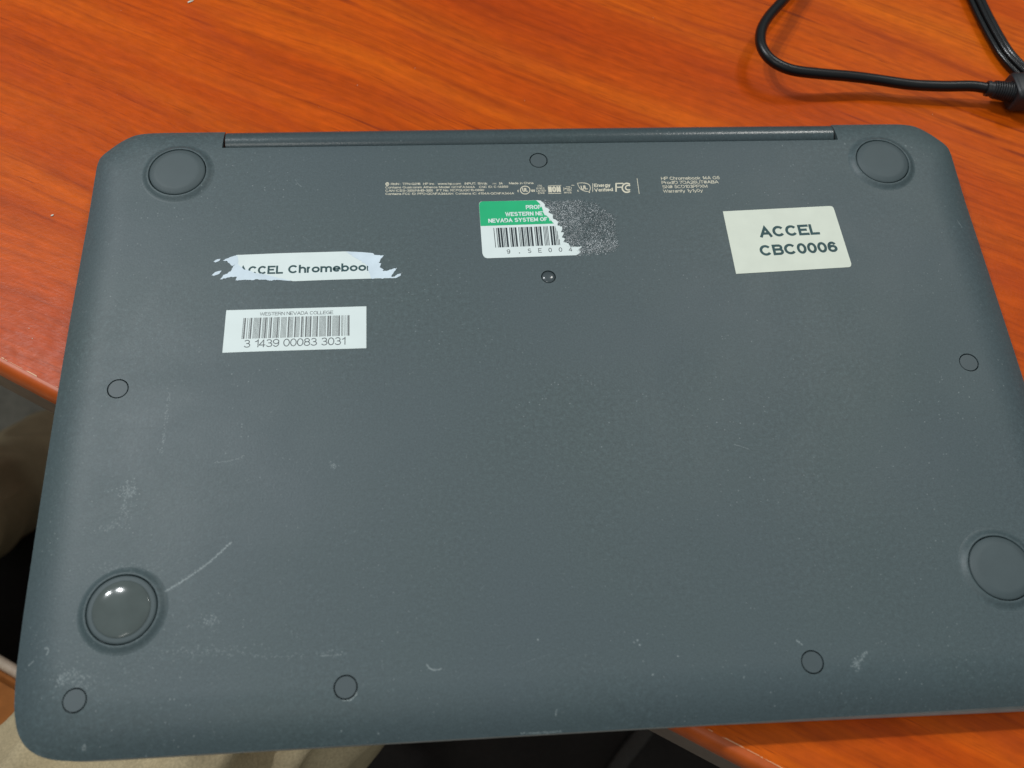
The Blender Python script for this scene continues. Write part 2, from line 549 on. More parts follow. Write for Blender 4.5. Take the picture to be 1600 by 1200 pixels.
# top board: flat, closed
q = [(0.6, ZT), (T1, ZT), (T1, ZT - 29), (0.6, ZT - 29)]
rows = sweep(bm, q + [q[0]], S0, S1)
bmesh.ops.remove_doubles(bm, verts=bm.verts, dist=0.01)
bmesh.ops.holes_fill(bm, edges=bm.edges)
o = build('desktop', bm, M_wood, desk)
bm = bmesh.new()
prof = [(0.6, ZT + 0.15)] + [(0.6 - 0.9 - RO * 0.55 * math.sin(a) + 0.0, ZT + 0.15 - RO + RO * math.cos(a)) for a in [math.pi / 2 * k / 8 for k in range(9)]]
prof = prof + [(prof[-1][0], ZT - 8.0), (0.55, ZT - 8.0)]
sweep(bm, prof + [prof[0]], S0, S1)
bmesh.ops.remove_doubles(bm, verts=bm.verts, dist=0.01)
bmesh.ops.holes_fill(bm, edges=bm.edges)
o = build('front_edging', bm, M_edge, desk); smooth_angle(o, 40)
bm = bmesh.new()
prof = [(0.55, ZT - 8.1), (-3.0, ZT - 8.1), (-3.6, ZT - 8.8), (-3.6, ZT - 28.5), (-3.0, ZT - 29.2), (0.55, ZT - 29.2)]
sweep(bm, prof + [prof[0]], S0, S1)
bmesh.ops.remove_doubles(bm, verts=bm.verts, dist=0.01)
bmesh.ops.holes_fill(bm, edges=bm.edges)
build('edge_band', bm, M_band, desk)
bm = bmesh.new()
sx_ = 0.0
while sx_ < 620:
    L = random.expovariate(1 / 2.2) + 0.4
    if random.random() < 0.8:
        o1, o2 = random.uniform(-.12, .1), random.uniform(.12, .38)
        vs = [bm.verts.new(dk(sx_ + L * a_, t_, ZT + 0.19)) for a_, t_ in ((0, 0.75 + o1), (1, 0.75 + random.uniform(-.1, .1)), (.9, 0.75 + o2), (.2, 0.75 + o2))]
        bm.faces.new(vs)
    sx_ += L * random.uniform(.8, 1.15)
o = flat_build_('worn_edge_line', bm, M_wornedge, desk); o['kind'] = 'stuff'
for s, t in ((-840, 90), (1160, 90), (-840, 680), (1160, 680)):
    bm = bmesh.new()
    p = dk(s, t, 0)
    tube(bm, [(p.x, p.y, ZT - 29.3), (p.x, p.y, ZF + 12), (p.x, p.y, ZF + 11.9), (p.x, p.y, ZF + 0.3)], [24, 24, 28, 28], 24)
    o = build('leg', bm, M_metal, desk); smooth_angle(o)
bm = bmesh.new()
a, b = dk(-815, 90, ZT - 330), dk(1135, 90, ZT - 330)
tube(bm, [a, b], 11, 16)
build('crossbar', bm, M_metal, desk, smooth=False)

# ------------------------------------------------------------------ laptop, lying upside down
LZ = -18.4
laptop = empty('laptop', (0, -6, LZ), 'grey plastic laptop lying upside down on the desk, its underside with torn labels', 'laptop')
W = 171.65; YT = 108.25; YB = -121.6
# corner curves: (u, v) = distance from the side line and from the top or bottom line
CT = [(0.0, 16.0), (0.5, 12.6), (1.6, 10.4), (3.6, 8.2), (6.4, 5.4), (9.6, 2.9), (13.0, 1.1), (17.5, 0.25), (24.0, 0.0)]
CB = [(0.0, 27.0), (0.3, 21.0), (1.0, 14.5), (2.5, 9.2), (5.0, 5.2), (8.8, 2.4), (13.5, 0.8), (19.0, 0.15), (26.0, 0.0)]
def fine(c):
    P = catmull([(u, v, 0) for u, v in c], 4)
    return [(max(p.x, 0), max(p.y, 0)) for p in P]
CTf, CBf = fine(CT), fine(CB)
def side_bow(y):                  # the sides bulge by about half a millimetre
    t = (y - YB) / (YT - YB)
    return math.sin(math.pi * min(max(t, 0), 1)) - 0.45
def outline(d, wx=0.0, nside=24, ntop=40):
    """outline inset by d, counter-clockwise"""
    k = max(0.2, 1 - d / 60)
    w = W - d + wx; t = YT - d; b = YB + d
    pts = []
    top = [(u * k, v * k) for u, v in CTf]; bot = [(u * k, v * k) for u, v in CBf]
    pts += [(w - u, t - v) for u, v in top]                      # top right
    x0, x1 = w - top[-1][0], -(w - top[-1][0])
    pts += [(x0 + (x1 - x0) * i / ntop, t) for i in range(1, ntop)]
    pts += [(-(w - u), t - v) for u, v in top[::-1]]             # top left
    y0, y1 = t - top[0][1], b + bot[0][1]
    pts += [(-w, y0 + (y1 - y0) * i / nside) for i in range(1, nside)]
    pts += [(-(w - u), b + v) for u, v in bot]
    x0, x1 = -(w - bot[-1][0]), w - bot[-1][0]
    pts += [(x0 + (x1 - x0) * i / ntop, b) for i in range(1, ntop)]
    pts += [(w - u, b + v) for u, v in bot[::-1]]
    pts += [(w, y1 + (y0 - y1) * i / nside) for i in range(1, nside)]
    return [(x + (-1.45 if x < 0 else 0.75) * side_bow(y) * abs(x) / W, y) for x, y in pts]

def stack(bm, layers, wx=0.0):
    rings = []
    for d, z in layers:
        rings.append([bm.verts.new((x, y, z)) for x, y in outline(d, wx)])
    for A, B in zip(rings, rings[1:]):
        n = len(A)
        for i in range(n):
            bm.faces.new((A[i], A[(i + 1) % n], B[(i + 1) % n], B[i]))
    bm.faces.new(rings[0]); bm.faces.new(rings[-1])

ED = 17.0
def zdrop(sd, y):                 # sd: 0 at the rim, 1 where the roll ends; the near edge rolls most, the hinge edge least
    t = min(1, max(0, (y - 70) / 36)); b_ = min(1, max(0, (-80 - y) / 40))
    amp = 4.3 - 1.5 * t + 1.7 * b_
    ex = 2.3 + 1.6 * t - 0.3 * b_
    return -amp * (1 - min(1, sd)) ** ex
bm = bmesh.new()
rings = []
for d, s_, dz in [(2.2, 0, -9), (1.0, 0, -3.6), (0.35, 0, -1.8), (0.0, 0, 0)] + [(ED * k / 16, k / 16, 0) for k in range(1, 17)]:
    ring_ = []
    for x, y in outline(d):
        z = zdrop(s_, y) + dz
        if dz == -9: z = -10.6
        ring_.append(bm.verts.new((x, y, max(z, -10.6) if dz else z)))
    rings.append(ring_)
for A_, B_ in zip(rings, rings[1:]):
    n = len(A_)
    for i in range(n):
        bm.faces.new((A_[i], A_[(i + 1) % n], B_[(i + 1) % n], B_[i]))
bm.faces.new(rings[0]); bm.faces.new(rings[-1])
cover = build('bottom_cover', bm, M_cover, laptop, smooth=False)

# feet, screw caps: centres in the plane z = 0
FEET = [(-139.05, 86.1), (138.85, 86.1), (-140.35, -79.35), (140.2, -79.35)]
def lift(p, h):                   # the fitted centres belong to the plane z=0; move along the ray to height h
    f = h / CAM.z
    return (p[0] + (CAM.x - p[0]) * f, p[1] + (CAM.y - p[1]) * f)
CAPS = [(-0.1, 89.95), (-150.78, -4.14), (150.6, -4.14), (-151.25, -105.2), (151.1, -105.2), (-72.1, -105.6), (71.9, -105.6)]
PLUG = at(857, 432.5, 0)
def zc(x, y):                     # height of the cover at a point near its rim
    d = min(W - abs(x), YT - y, y - YB)
    return 0.0 if d > ED else zdrop(d / ED, y)
# cut the holes
def cyl(x, y, r, z0, z1, seg=64):
    bm = bmesh.new()
    lathe(bm, [(0, z0), (r, z0), (r, z1), (0, z1)], (x, y, 0), seg)
    o = build('cutter', bm)
    o.location = cover.location + Vector((0, 0, 0)) * 0
    o.location = (0, 0, 0)
    return o
cover.parent = None; cover.location = (0, 0, 0)
for x, y in CAPS:
    clip_bool(cover, cyl(x, y, 3.62, -2.6, 3, 48))
clip_bool(cover, cyl(PLUG.x, PLUG.y, 2.75, -2.6, 3, 40))
for i, p in enumerate(FEET):
    x, y = p
    clip_bool(cover, cyl(x, y, 10.75, -2.0, 3, 72))
# hinge slot
bm = bmesh.new()
HY = 98.25; HX = 123.45
slab(bm, [(-HX, HY), (HX, HY), (HX, 130), (-HX, 130)], -30, 5)
clip_bool(cover, build('cutter', bm))
cover.parent = laptop; cover.location = -wpos(laptop)
smooth_angle(cover, 28)

# pedestals round the feet belong to the cover
for p in FEET:
    bm = bmesh.new()
    x, y = p
    prof = [(10.75, -1.5), (10.75, 1.0), (10.9, 1.16), (11.15, 1.2), (11.6, 1.02), (12.3, 0.55), (12.9, 0.20), (13.5, 0.03), (13.9, -0.02), (14.0, -0.3)]
    lathe(bm, prof, (*lift(p, 0.0), 0), 96)
    o = build('foot_mount', bm, M_cover, cover, smooth=False); smooth_angle(o, 50)

for i, p in enumerate(FEET):
    x, y = p
    bm = bmesh.new()
    if i == 2:
        prof = [(10.42, -1.4), (10.42, 0.95), (10.2, 1.2), (9.6, 1.30), (8.9, 1.32), (8.7, 1.36)]
        prof += [(8.7 * math.cos(a), 1.36 + 0.95 * math.sin(a)) for a in [math.pi / 2 * k / 12 for k in range(1, 12)]] + [(0, 2.31)]
    else:
        prof = [(10.42, -1.4), (10.42, 0.95), (10.25, 1.15), (9.6, 1.42), (8.6, 1.84), (8.1, 1.95), (7.4, 2.0), (3.5, 2.03), (0, 2.04)]
    lathe(bm, prof, (x, y, 0), 96)
    o = build('rubber_foot', bm, M_foot, laptop); smooth_angle(o, 60)
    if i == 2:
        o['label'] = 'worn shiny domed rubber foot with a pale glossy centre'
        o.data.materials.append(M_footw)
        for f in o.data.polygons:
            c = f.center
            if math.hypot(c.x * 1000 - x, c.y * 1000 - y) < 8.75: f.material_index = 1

for i, (x, y) in enumerate(CAPS):
    bm = bmesh.new()
    z = zc(x, y)
    lathe(bm, [(3.26, -2.4), (3.26, -0.16), (3.15, -0.05), (0, -0.03)], (x, y, z if i > 0 else 0), 48)
    # follow the slope of the cover
    d = 0.05
    gx = (zc(x + d, y) - zc(x - d, y)) / (2 * d); gy = (zc(x, y + d) - zc(x, y - d)) / (2 * d)
    for v in bm.verts:
        v.co.z += gx * (v.co.x - x) + gy * (v.co.y - y)
    o = build('screw_cap', bm, M_disc, laptop); smooth_angle(o, 40)
bm = bmesh.new()
lathe(bm, [(2.62, -2.4), (2.62, -0.45)] + [(2.5 * math.cos(a) , -0.35 + 0.75 * math.sin(a)) for a in [math.pi / 2 * k / 8 for k in range(8)]] + [(0, 0.4)], (PLUG.x, PLUG.y, 0), 40)
o = build('round_plug', bm, M_plug, laptop); smooth_angle(o, 60)
o['label'] = 'small dark shiny domed plug below the green label'

# hinge barrel in the slot
bm = bmesh.new()
xs = np.linspace(-122.6, 122.5, 41)
prof = []
for k in range(15):
    a = math.radians(-35 + 215 * k / 14)
    prof.append((103.35 + 4.75 * math.cos(a), -4.6 + 4.3 * math.sin(a)))
prof += [(98.7, -11), (107.6, -11)]
rows = []
for x in xs:
    bow = 0.35 * (1 - (x / 123) ** 2)
    rows.append([bm.verts.new((x, y + bow * ((y - 98.7) / 9), z)) for y, z in prof])
for a, b in zip(rows, rows[1:]):
    for i in range(len(prof)):
        bm.faces.new((a[i], a[(i + 1) % len(prof)], b[(i + 1) % len(prof)], b[i]))
bm.faces.new(rows[0]); bm.faces.new(rows[-1])
o = build('hinge_barrel', bm, M_shell, laptop); smooth_angle(o, 40)

# keyboard deck edge and lid below
bm = bmesh.new()
stack(bm, [(2.6, -12.0), (2.2, -11.8), (2.2, -10.62)])
build('keyboard_deck', bm, M_dark, laptop)
bm = bmesh.new()
stack(bm, [(2.0, -18.35), (0.6, -17.4), (0.25, -15.0), (0.25, -13.0), (0.9, -12.2), (3, -12.1)])
for v in bm.verts:                 # the lid sits a hair askew: it peeps out along the right of the near edge
    if v.co.y < -60:
        v.co.y -= 0.05 + 1.35 * max(0, min(1, (v.co.x - 40) / 110))
o = build('lid', bm, M_lip, laptop); smooth_angle(o, 35)

# ------------------------------------------------------------------ flat print: letters, bars, labels
def arc(cx, cy, rx, ry, a0, a1, n=14):
    return [(cx + rx * math.cos(math.radians(a0 + (a1 - a0) * k / n)), cy + ry * math.sin(math.radians(a0 + (a1 - a0) * k / n))) for k in range(n + 1)]
LO, HI = -9, 9                    # "run out to the edge of the letter box"
OV = arc(.5, .5, .5, .5, 90, 450, 36)
XH = 0.73
# letter: (box width, box height, y offset, strokes); 0..1 is the box of the stroke centre lines
GL = {
 'A': (.90, 1, 0, [[(-.04, LO), (.5, 1.0), (1.04, LO)], [(.17, .30), (.83, .30)]]),
 'B': (.76, 1, 0, [[(.7, .53), (0, .53), (0, 1), (.62, 1)] + arc(.64, .765, .30, .235, 90, -90) , [(0, .53), (0, 0), (.66, 0)] + arc(.66, .265, .34, .265, -90, 90) + [(.5, .53)]]),
 'C': (.86, 1, 0, [arc(.5, .5, .5, .5, 38, 322, 30)]),
 'D': (.84, 1, 0, [[(0, 0), (0, 1), (.48, 1)] + arc(.48, .5, .52, .5, 90, -90, 20) + [(0, 0), (0, .3)]]),
 'E': (.74, 1, 0, [[(HI, 1), (0, 1), (0, 0), (HI, 0)], [(0, .52), (.94, .52)]]),
 'F': (.68, 1, 0, [[(HI, 1), (0, 1), (0, LO)], [(0, .5), (.88, .5)]]),
 'G': (.94, 1, 0, [arc(.5, .5, .5, .5, 40, 325, 30) + [(.97, .2), (.97, .46), (.55, .46)]]),
 'H': (.80, 1, 0, [[(0, LO), (0, HI)], [(1, LO), (1, HI)], [(0, .52), (1, .52)]]),
 'I': (.16, 1, 0, [[(.5, LO), (.5, HI)]]),
 'J': (.60, 1, 0, [[(1, HI), (1, .3)] + arc(.5, .3, .5, .3, 0, -165)]),
 'K': (.80, 1, 0, [[(0, LO), (0, HI)], [(1.0, HI), (.02, .36)], [(.34, .58), (1.04, LO)]]),
 'L': (.66, 1, 0, [[(0, HI), (0, 0), (HI, 0)]]),
 'M': (.92, 1, 0, [[(0, LO), (0, HI)], [(1, LO), (1, HI)], [(0.03, 1), (.5, .05)], [(.97, 1), (.5, .05)]]),
 'N': (.80, 1, 0, [[(0, LO), (0, HI)], [(1, LO), (1, HI)], [(0.02, 1), (.98, 0)]]),
 'O': (.92, 1, 0, [OV]),
 'P': (.76, 1, 0, [[(0, LO), (0, 1), (.66, 1)] + arc(.68, .735, .32, .265, 90, -90) + [(0, .47)]]),
 'Q': (.96, 1, 0, [OV, [(.6, .26), (1.0, -.04)]]),
 'R': (.84, 1, 0, [[(0, LO), (0, 1), (.62, 1)] + arc(.64, .745, .32, .255, 90, -90) + [(0, .49)], [(.52, .47), (1.02, LO)]]),
 'S': (.80, 1, 0, [arc(.5, .75, .46, .25, 25, 250, 18) + [(.62, .49)] + arc(.5, .26, .5, .26, 60, -160, 18)]),
 'T': (.80, 1, 0, [[(LO, 1), (HI, 1)], [(.5, LO), (.5, 1)]]),
 'U': (.80, 1, 0, [[(0, HI), (0, .4)] + arc(.5, .4, .5, .4, 180, 360, 20) + [(1, HI)]]),
 'V': (.90, 1, 0, [[(-.04, HI), (.5, 0), (1.04, HI)]]),
 'W': (1.16, 1, 0, [[(-.02, HI), (.25, 0), (.5, .97), (.75, 0), (1.02, HI)]]),
 'X': (.86, 1, 0, [[(0, HI), (1, LO)], [(1, HI), (0, LO)]]),
 'Y': (.88, 1, 0, [[(-.02, HI), (.5, .45), (1.02, HI)], [(.5, LO), (.5, .45)]]),
 'Z': (.76, 1, 0, [[(LO, 1), (1, 1), (0, 0), (HI, 0)]]),
 '0': (.66, 1, 0, [OV]),
 '1': (.40, 1, 0, [[(1, LO), (1, 1), (.5, .80), (0, .74)]]),
 '2': (.66, 1, 0, [arc(.5, .71, .46, .29, 165, -10, 14) + [(.85, .5), (.02, 0), (HI, 0)]]),
 '3': (.66, 1, 0, [arc(.48, .76, .42, .24, 160, -85, 16) + [(.34, .53)], [(.44, .53)] + arc(.5, .265, .5, .265, 88, -160, 18)]),
 '4': (.68, 1, 0, [[(.74, LO), (.74, .98), (0, .25), (HI, .25)]]),
 '5': (.66, 1, 0, [[(.92, 1), (.2, 1), (.08, .5)] + arc(.5, .32, .5, .32, 130, -160, 20)]),
 '6': (.66, 1, 0, [arc(.5, .30, .5, .30, 180, 540, 26), arc(.52, .5, .52, .5, 35, 200, 18)]),
 '7': (.64, 1, 0, [[(LO, 1), (1, 1), (.5, .5), (.28, LO)]]),
 '8': (.66, 1, 0, [arc(.5, .765, .42, .235, 0, 360, 24), arc(.5, .27, .5, .27, 0, 360, 24)]),
 '9': (.66, 1, 0, [arc(.5, .70, .5, .30, 0, 360, 26), arc(.48, .5, .52, .5, 20, -145, 18)]),
 'a': (.66, XH, 0, [[(.06, .76)] + arc(.46, .70, .42, .30, 150, 0, 14) + [(.88, .15), (HI, 0)], [(.88, .58), (.4, .52)] + arc(.36, .27, .36, .27, 95, 300, 14) + [(.88, .3)]]),
 'b': (.66, 1, 0, [[(0, LO), (0, HI)], arc(.5, .345, .5, .345, 0, 360, 26)]),
 'c': (.64, XH, 0, [arc(.5, .5, .5, .5, 42, 318, 24)]),
 'd': (.66, 1, 0, [[(1, LO), (1, HI)], arc(.5, .345, .5, .345, 0, 360, 26)]),
 'e': (.68, XH, 0, [[(0, .48), (1, .48)] + arc(.5, .5, .5, .5, 0, 318, 28)]),
 'f': (.38, 1, 0, [[(.38, LO), (.38, .75)] + arc(.9, .75, .52, .25, 180, 90, 8), [(LO, .66), (HI, .66)]]),
 'g': (.66, 1.0, -.28, [[(1, HI), (1, .25)] + arc(.5, .25, .5, .25, 0, -160, 14), arc(.5, .64, .5, .36, 0, 360, 26)]),
 'h': (.62, 1, 0, [[(0, LO), (0, HI)], [(0, .4)] + arc(.5, .42, .5, .27, 180, 0, 16) + [(1, LO)]]),
 'i': (.13, 1, 0, [[(.5, LO), (.5, .69)], [(.5, .96), (.5, HI)]]),
 'k': (.60, 1, 0, [[(0, LO), (0, HI)], [(1.0, .70), (0, .24)], [(.36, .42), (1.06, LO)]]),
 'l': (.13, 1, 0, [[(.5, LO), (.5, HI)]]),
 'm': (1.02, XH, 0, [[(0, LO), (0, HI)], [(0, .6)] + arc(.25, .64, .25, .36, 180, 0, 14) + [(.5, LO)], [(.5, .6)] + arc(.75, .64, .25, .36, 180, 0, 14) + [(1, LO)]]),
 'n': (.62, XH, 0, [[(0, LO), (0, HI)], [(0, .6)] + arc(.5, .62, .5, .38, 180, 0, 16) + [(1, LO)]]),
 'o': (.68, XH, 0, [OV]),
 'p': (.66, 1.0, -.28, [[(0, LO), (0, HI)], arc(.5, .64, .5, .36, 0, 360, 26)]),
 'q': (.66, 1.0, -.28, [[(1, LO), (1, HI)], arc(.5, .64, .5, .36, 0, 360, 26)]),
 'r': (.33, XH, 0, [[(0, LO), (0, HI)], [(0, .5)] + arc(.8, .55, .8, .45, 180, 80, 10)]),
 's': (.60, XH, 0, [arc(.5, .75, .46, .25, 25, 250, 14) + [(.62, .49)] + arc(.5, .26, .5, .26, 60, -160, 14)]),
 't': (.36, .92, 0, [[(.36, HI), (.36, .2)] + arc(.8, .2, .44, .2, 180, 270, 8), [(LO, .74), (HI, .74)]]),
 'u': (.62, XH, 0, [[(0, HI), (0, .38)] + arc(.5, .38, .5, .38, 180, 360, 16), [(1, LO), (1, HI)]]),
 'v': (.66, XH, 0, [[(-.04, HI), (.5, 0), (1.04, HI)]]),
 'w': (.94, XH, 0, [[(-.02, HI), (.25, 0), (.5, .95), (.75, 0), (1.02, HI)]]),
 'y': (.66, 1.0, -.28, [[(-.04, HI), (.52, .3)], [(1.04, HI), (.45, .08), (.05, .0)]]),
 '.': (.14, .14, 0, [[(.5, LO), (.5, HI)]]),
 ':': (.14, XH, 0, [[(.5, LO), (.5, .16)], [(.5, .84), (.5, HI)]]),
 '-': (.34, .1, .36, [[(LO, .5), (HI, .5)]]),
 '/': (.36, 1, 0, [[(0, LO), (1, HI)]]),
 '(': (.22, 1.2, -.15, [arc(1, .5, 1, .5, 90, 270, 12)]),
 ')': (.22, 1.2, -.15, [arc(0, .5, 1, .5, 90, -90, 12)]),
 '#': (.72, 1, 0, [[(.18, LO), (.36, HI)], [(.64, LO), (.82, HI)], [(LO, .32), (HI, .32)], [(LO, .68), (HI, .68)]]),
}
def ribbon(bm, pts, w, xf, z):
    """stroke of width w along pts with mitred corners"""
    P = [Vector(p) for p in pts]
    Q_ = [P[0]]
    for p in P[1:]:
        if (p - Q_[-1]).length > 1e-4: Q_.append(p)
    P = Q_
    n = len(P)
    if n < 2: return
    closed = (P[0] - P[-1]).length < 1e-3
    prev = None; first = None
    for i in range(n):
        if closed and i == n - 1:
            cur = first
        else:
            a = P[i] - P[i - 1] if i > 0 else (P[-1] - P[-2] if closed else P[1] - P[0])
            b = P[i + 1] - P[i] if i < n - 1 else a
            a = a.normalized(); b = b.normalized()
            na, nb = Vector((-a.y, a.x)), Vector((-b.y, b.x))
            mvec = na + nb
            if mvec.length < 0.3: mvec = na * 1.0
            else:
                mvec.normalize(); mvec = mvec / max(0.40, mvec.dot(na))
            L, R_ = P[i] + mvec * w / 2, P[i] - mvec * w / 2
            cur = []
            for q in (L, R_):
                g = xf(q.x, q.y); cur.append(bm.verts.new((g[0], g[1], z)))
            if first is None: first = cur
        if prev is not None:
            try: bm.faces.new((prev[0], cur[0], cur[1], prev[1]))
            except ValueError: pass
        prev = cur

def text_mesh(bm, s, P0, P1, cap, z, bold=0.13, slant=0.0):
    """write s from P0 to P1 (mm points on the baseline) with cap height cap (mm) into bm at height z; bold = stroke width / cap height"""
    P0, P1 = Vector(P0[:2]), Vector(P1[:2])
    d = P1 - P0; e = d.normalized(); f = Vector((-e.y, e.x))
    gap = 0.035 + bold * 0.1
    tot = sum((0.36 if c == ' ' else GL[c][0] + bold * 0.35) for c in s) + gap * (len(s) - 1)
    k = d.length / tot
    w = bold * cap
    x = 0.0; zz = 0
    for c in s:
        if c == ' ':
            x += (0.36 + gap) * k; continue
        gw, gh, gy, strokes = GL[c]
        gw = (gw + bold * 0.35) * k; gh *= cap
        bx, by = max(gw - w, 1e-3), max(gh - w, 1e-3)
        for st in strokes:
            pts = []
            for (u, v) in st:
                X = 0 if u == LO else gw if u == HI else w / 2 + u * bx
                Y = 0 if v == LO else gh if v == HI else w / 2 + v * by
                pts.append((X, Y))
            def xf(X, Y, x=x):
                q = P0 + e * (x + X + slant * Y) + f * (Y + gy * cap)
                return q.x, q.y
            ribbon(bm, pts, w, xf, z + 0.004 * (zz % 4))
            zz += 1
        x += gw + gap * k

class Frame:
    """maps positions read in an enlarged view of the photograph to the plane z"""
    def __init__(s, ox, oy, k): s.o = (ox, oy); s.k = k
    def px(s, X, Y): return (s.o[0] + X / s.k, s.o[1] + Y / s.k)
    def __call__(s, X, Y, z=0.0):
        return at(*s.px(X, Y), z)
    def text(s, bm, t, X0, Y0, X1, Y1, caph, z, **kw):
        a, b = s(X0, Y0, z), s(X1, Y1, z)
        c = s(X0, Y0 - caph, z)
        e = (b - a).normalized()
        h = abs((c - a).dot(Vector((-e.y, e.x, 0))))
        text_mesh(bm, t, a, b, h, z, **kw)

def poly(fr, pts, z): return [fr(x, y, z).xy for x, y in pts]
def flat(bm, pts, z):
    tri = tessellate_polygon([[Vector((p[0], p[1], 0)) for p in pts]])
    vs = [bm.verts.new((p[0], p[1], z)) for p in pts]
    for t in tri:
        bm.faces.new([vs[i] for i in t])
def jag(pts, amp, step, seed=0):
    """roughen a torn edge, given in view pixels"""
    r = random.Random(seed)
    out = []
    for (x0, y0), (x1, y1) in zip(pts, pts[1:]):
        L = math.hypot(x1 - x0, y1 - y0); n = max(1, int(L / step))
        for k in range(n):
            t = k / n
            j = amp if k else amp * 0.3
            out.append((x0 + (x1 - x0) * t + r.uniform(-j, j), y0 + (y1 - y0) * t + r.uniform(-j, j)))
    out.append(pts[-1])
    return out

def flat_build(name, bm, mt, parent):
    for f in bm.faces:
        f.normal_update()
        if f.normal.z < 0: f.normal_flip()
    return build(name, bm, mt, parent, recalc=False)

# -- 1 the torn name label
F = Frame(320, 380, 5.0)
top_r = [(1100, 64), (1230, 70), (1312, 77), (1330, 92), (1352, 94), (1397, 97), (1372, 128), (1358, 152), (1378, 160), (1366, 186), (1397, 205), (1385, 217), (1425, 214), (1502, 192), (1480, 222), (1452, 262), (1482, 262), (1510, 240), (1535, 236), (1530, 254), (1490, 272)]
bot = [(1300, 276), (1000, 285), (690, 297)]
bot_l = [(560, 286), (505, 293), (470, 283), (430, 286), (400, 280), (380, 289), (300, 286), (240, 291), (252, 264), (200, 264), (117, 286), (150, 246), (178, 236), (205, 215), (222, 180), (236, 164), (212, 178), (196, 160), (180, 150), (172, 138), (138, 139), (165, 122), (250, 92)]
name_label = None
bm = bmesh.new()
top_r = top_r[:2] + jag(top_r[2:], 2.6, 6, 21)
bot_l = jag(bot_l, 2.6, 6, 22)
slab(bm, [p for p in poly(F, [(250, 92), (600, 78)] + top_r + bot + bot_l[:-1], 0.1)], 0.02, 0.10)
name_label = build('paper_label', bm, M_white, laptop)
name_label['label'] = 'torn white paper label reading ACCEL Chromebook'
bm = bmesh.new()
F.text(bm, 'ACCEL', 258, 246, 610, 238, 64, 0.115, bold=0.21)
F.text(bm, 'Chromebook', 650, 236, 1322, 213, 64, 0.115, bold=0.21)
flat_build('lettering', bm, M_ink3, name_label)
bm = bmesh.new()
edge = jag([(250, 92), (262, 130), (258, 160), (275, 182), (300, 200), (345, 214), (400, 236), (470, 243), (560, 266), (690, 297)], 4, 14, 1)
slab(bm, poly(F, edge + bot_l[:-1], 0.14), 0.08, 0.15)
edge = jag([(1490, 272), (1300, 276), (1290, 240), (1274, 205), (1276, 180), (1245, 155), (1180, 115), (1100, 64)], 4, 14, 2)
slab(bm, poly(F, edge + top_r[1:-1], 0.14), 0.08, 0.15)
for isl in ([(68, 142), (95, 126), (124, 122), (112, 138), (84, 150)], [(54, 250), (80, 226), (105, 218), (132, 214), (112, 240), (70, 255)]):
    slab(bm, poly(F, isl, 0.1), 0.02, 0.1)
o = build('torn_edge', bm, M_torn, name_label)

# -- 2 the barcode label of the college
def codabar(s):
    T = {'0': '0000011', '1': '0000110', '2': '0001001', '3': '1100000', '4': '0010010', '5': '1000010', '6': '0100001', '7': '0100100', '8': '0110000', '9': '1001000', 'A': '0011010', 'B': '0101001'}
    x = 0; bars = []
    for ch in s:
        for i, b in enumerate(T[ch]):
            w = 2.6 if b == '1' else 1.0
            if i % 2 == 0: bars.append((x, x + w))
            x += w
        x += 1.0
    return [(a / (x - 1), b / (x - 1)) for a, b in bars]
def code39(s):
    T = {'0': 'nnnwwnwnn', '4': 'nnnwwnnnw', '9': 'nnwwnnwnn', 'E': 'wnnnwwnnn', 'S': 'nnwnnnwwn', '.': 'wwnnnnwnn', '*': 'nwnnwnwnn'}
    x = 0; bars = []
    for ch in s:
        for i, b in enumerate(T[ch]):
            w = 2.8 if b == 'w' else 1.0
            if i % 2 == 0: bars.append((x, x + w))
            x += w
        x += 1.0
    return [(a / (x - 1), b / (x - 1)) for a, b in bars]
def bars(bm, fr, quad, L, z, xmax=2.0):
    TL, TR, BR, BL = [fr(*q, z) for q in quad]
    for a, b in L:
        if a > xmax: continue
        p = [TL.lerp(TR, a), TL.lerp(TR, b), BL.lerp(BR, b), BL.lerp(BR, a)]
        vs = [bm.verts.new((q.x, q.y, z)) for q in p]
        bm.faces.new(vs)
bm = bmesh.new()
slab(bm, poly(F, [(168, 524), (1262, 493), (1262, 820), (400, 846), (137, 856)], 0.1), 0.02, 0.10)
lab = build('barcode_label', bm, M_white, laptop)
lab['label'] = 'white barcode label of a college library, number below the bars'
bm = bmesh.new()
F.text(bm, 'WESTERN NEVADA COLLEGE', 430, 566, 1003, 553, 26, 0.115, bold=0.12)
F.text(bm, '3 1439 00083 3031', 303, 816, 1098, 793, 60, 0.115, bold=0.10)
flat_build('lettering', bm, M_ink2, lab)
bm = bmesh.new()
bars(bm, F, [(302, 585), (1131, 562), (1130, 722), (287, 748)], codabar('A31439000833031B'), 0.115)
flat_build('barcode', bm, M_inkg, lab)

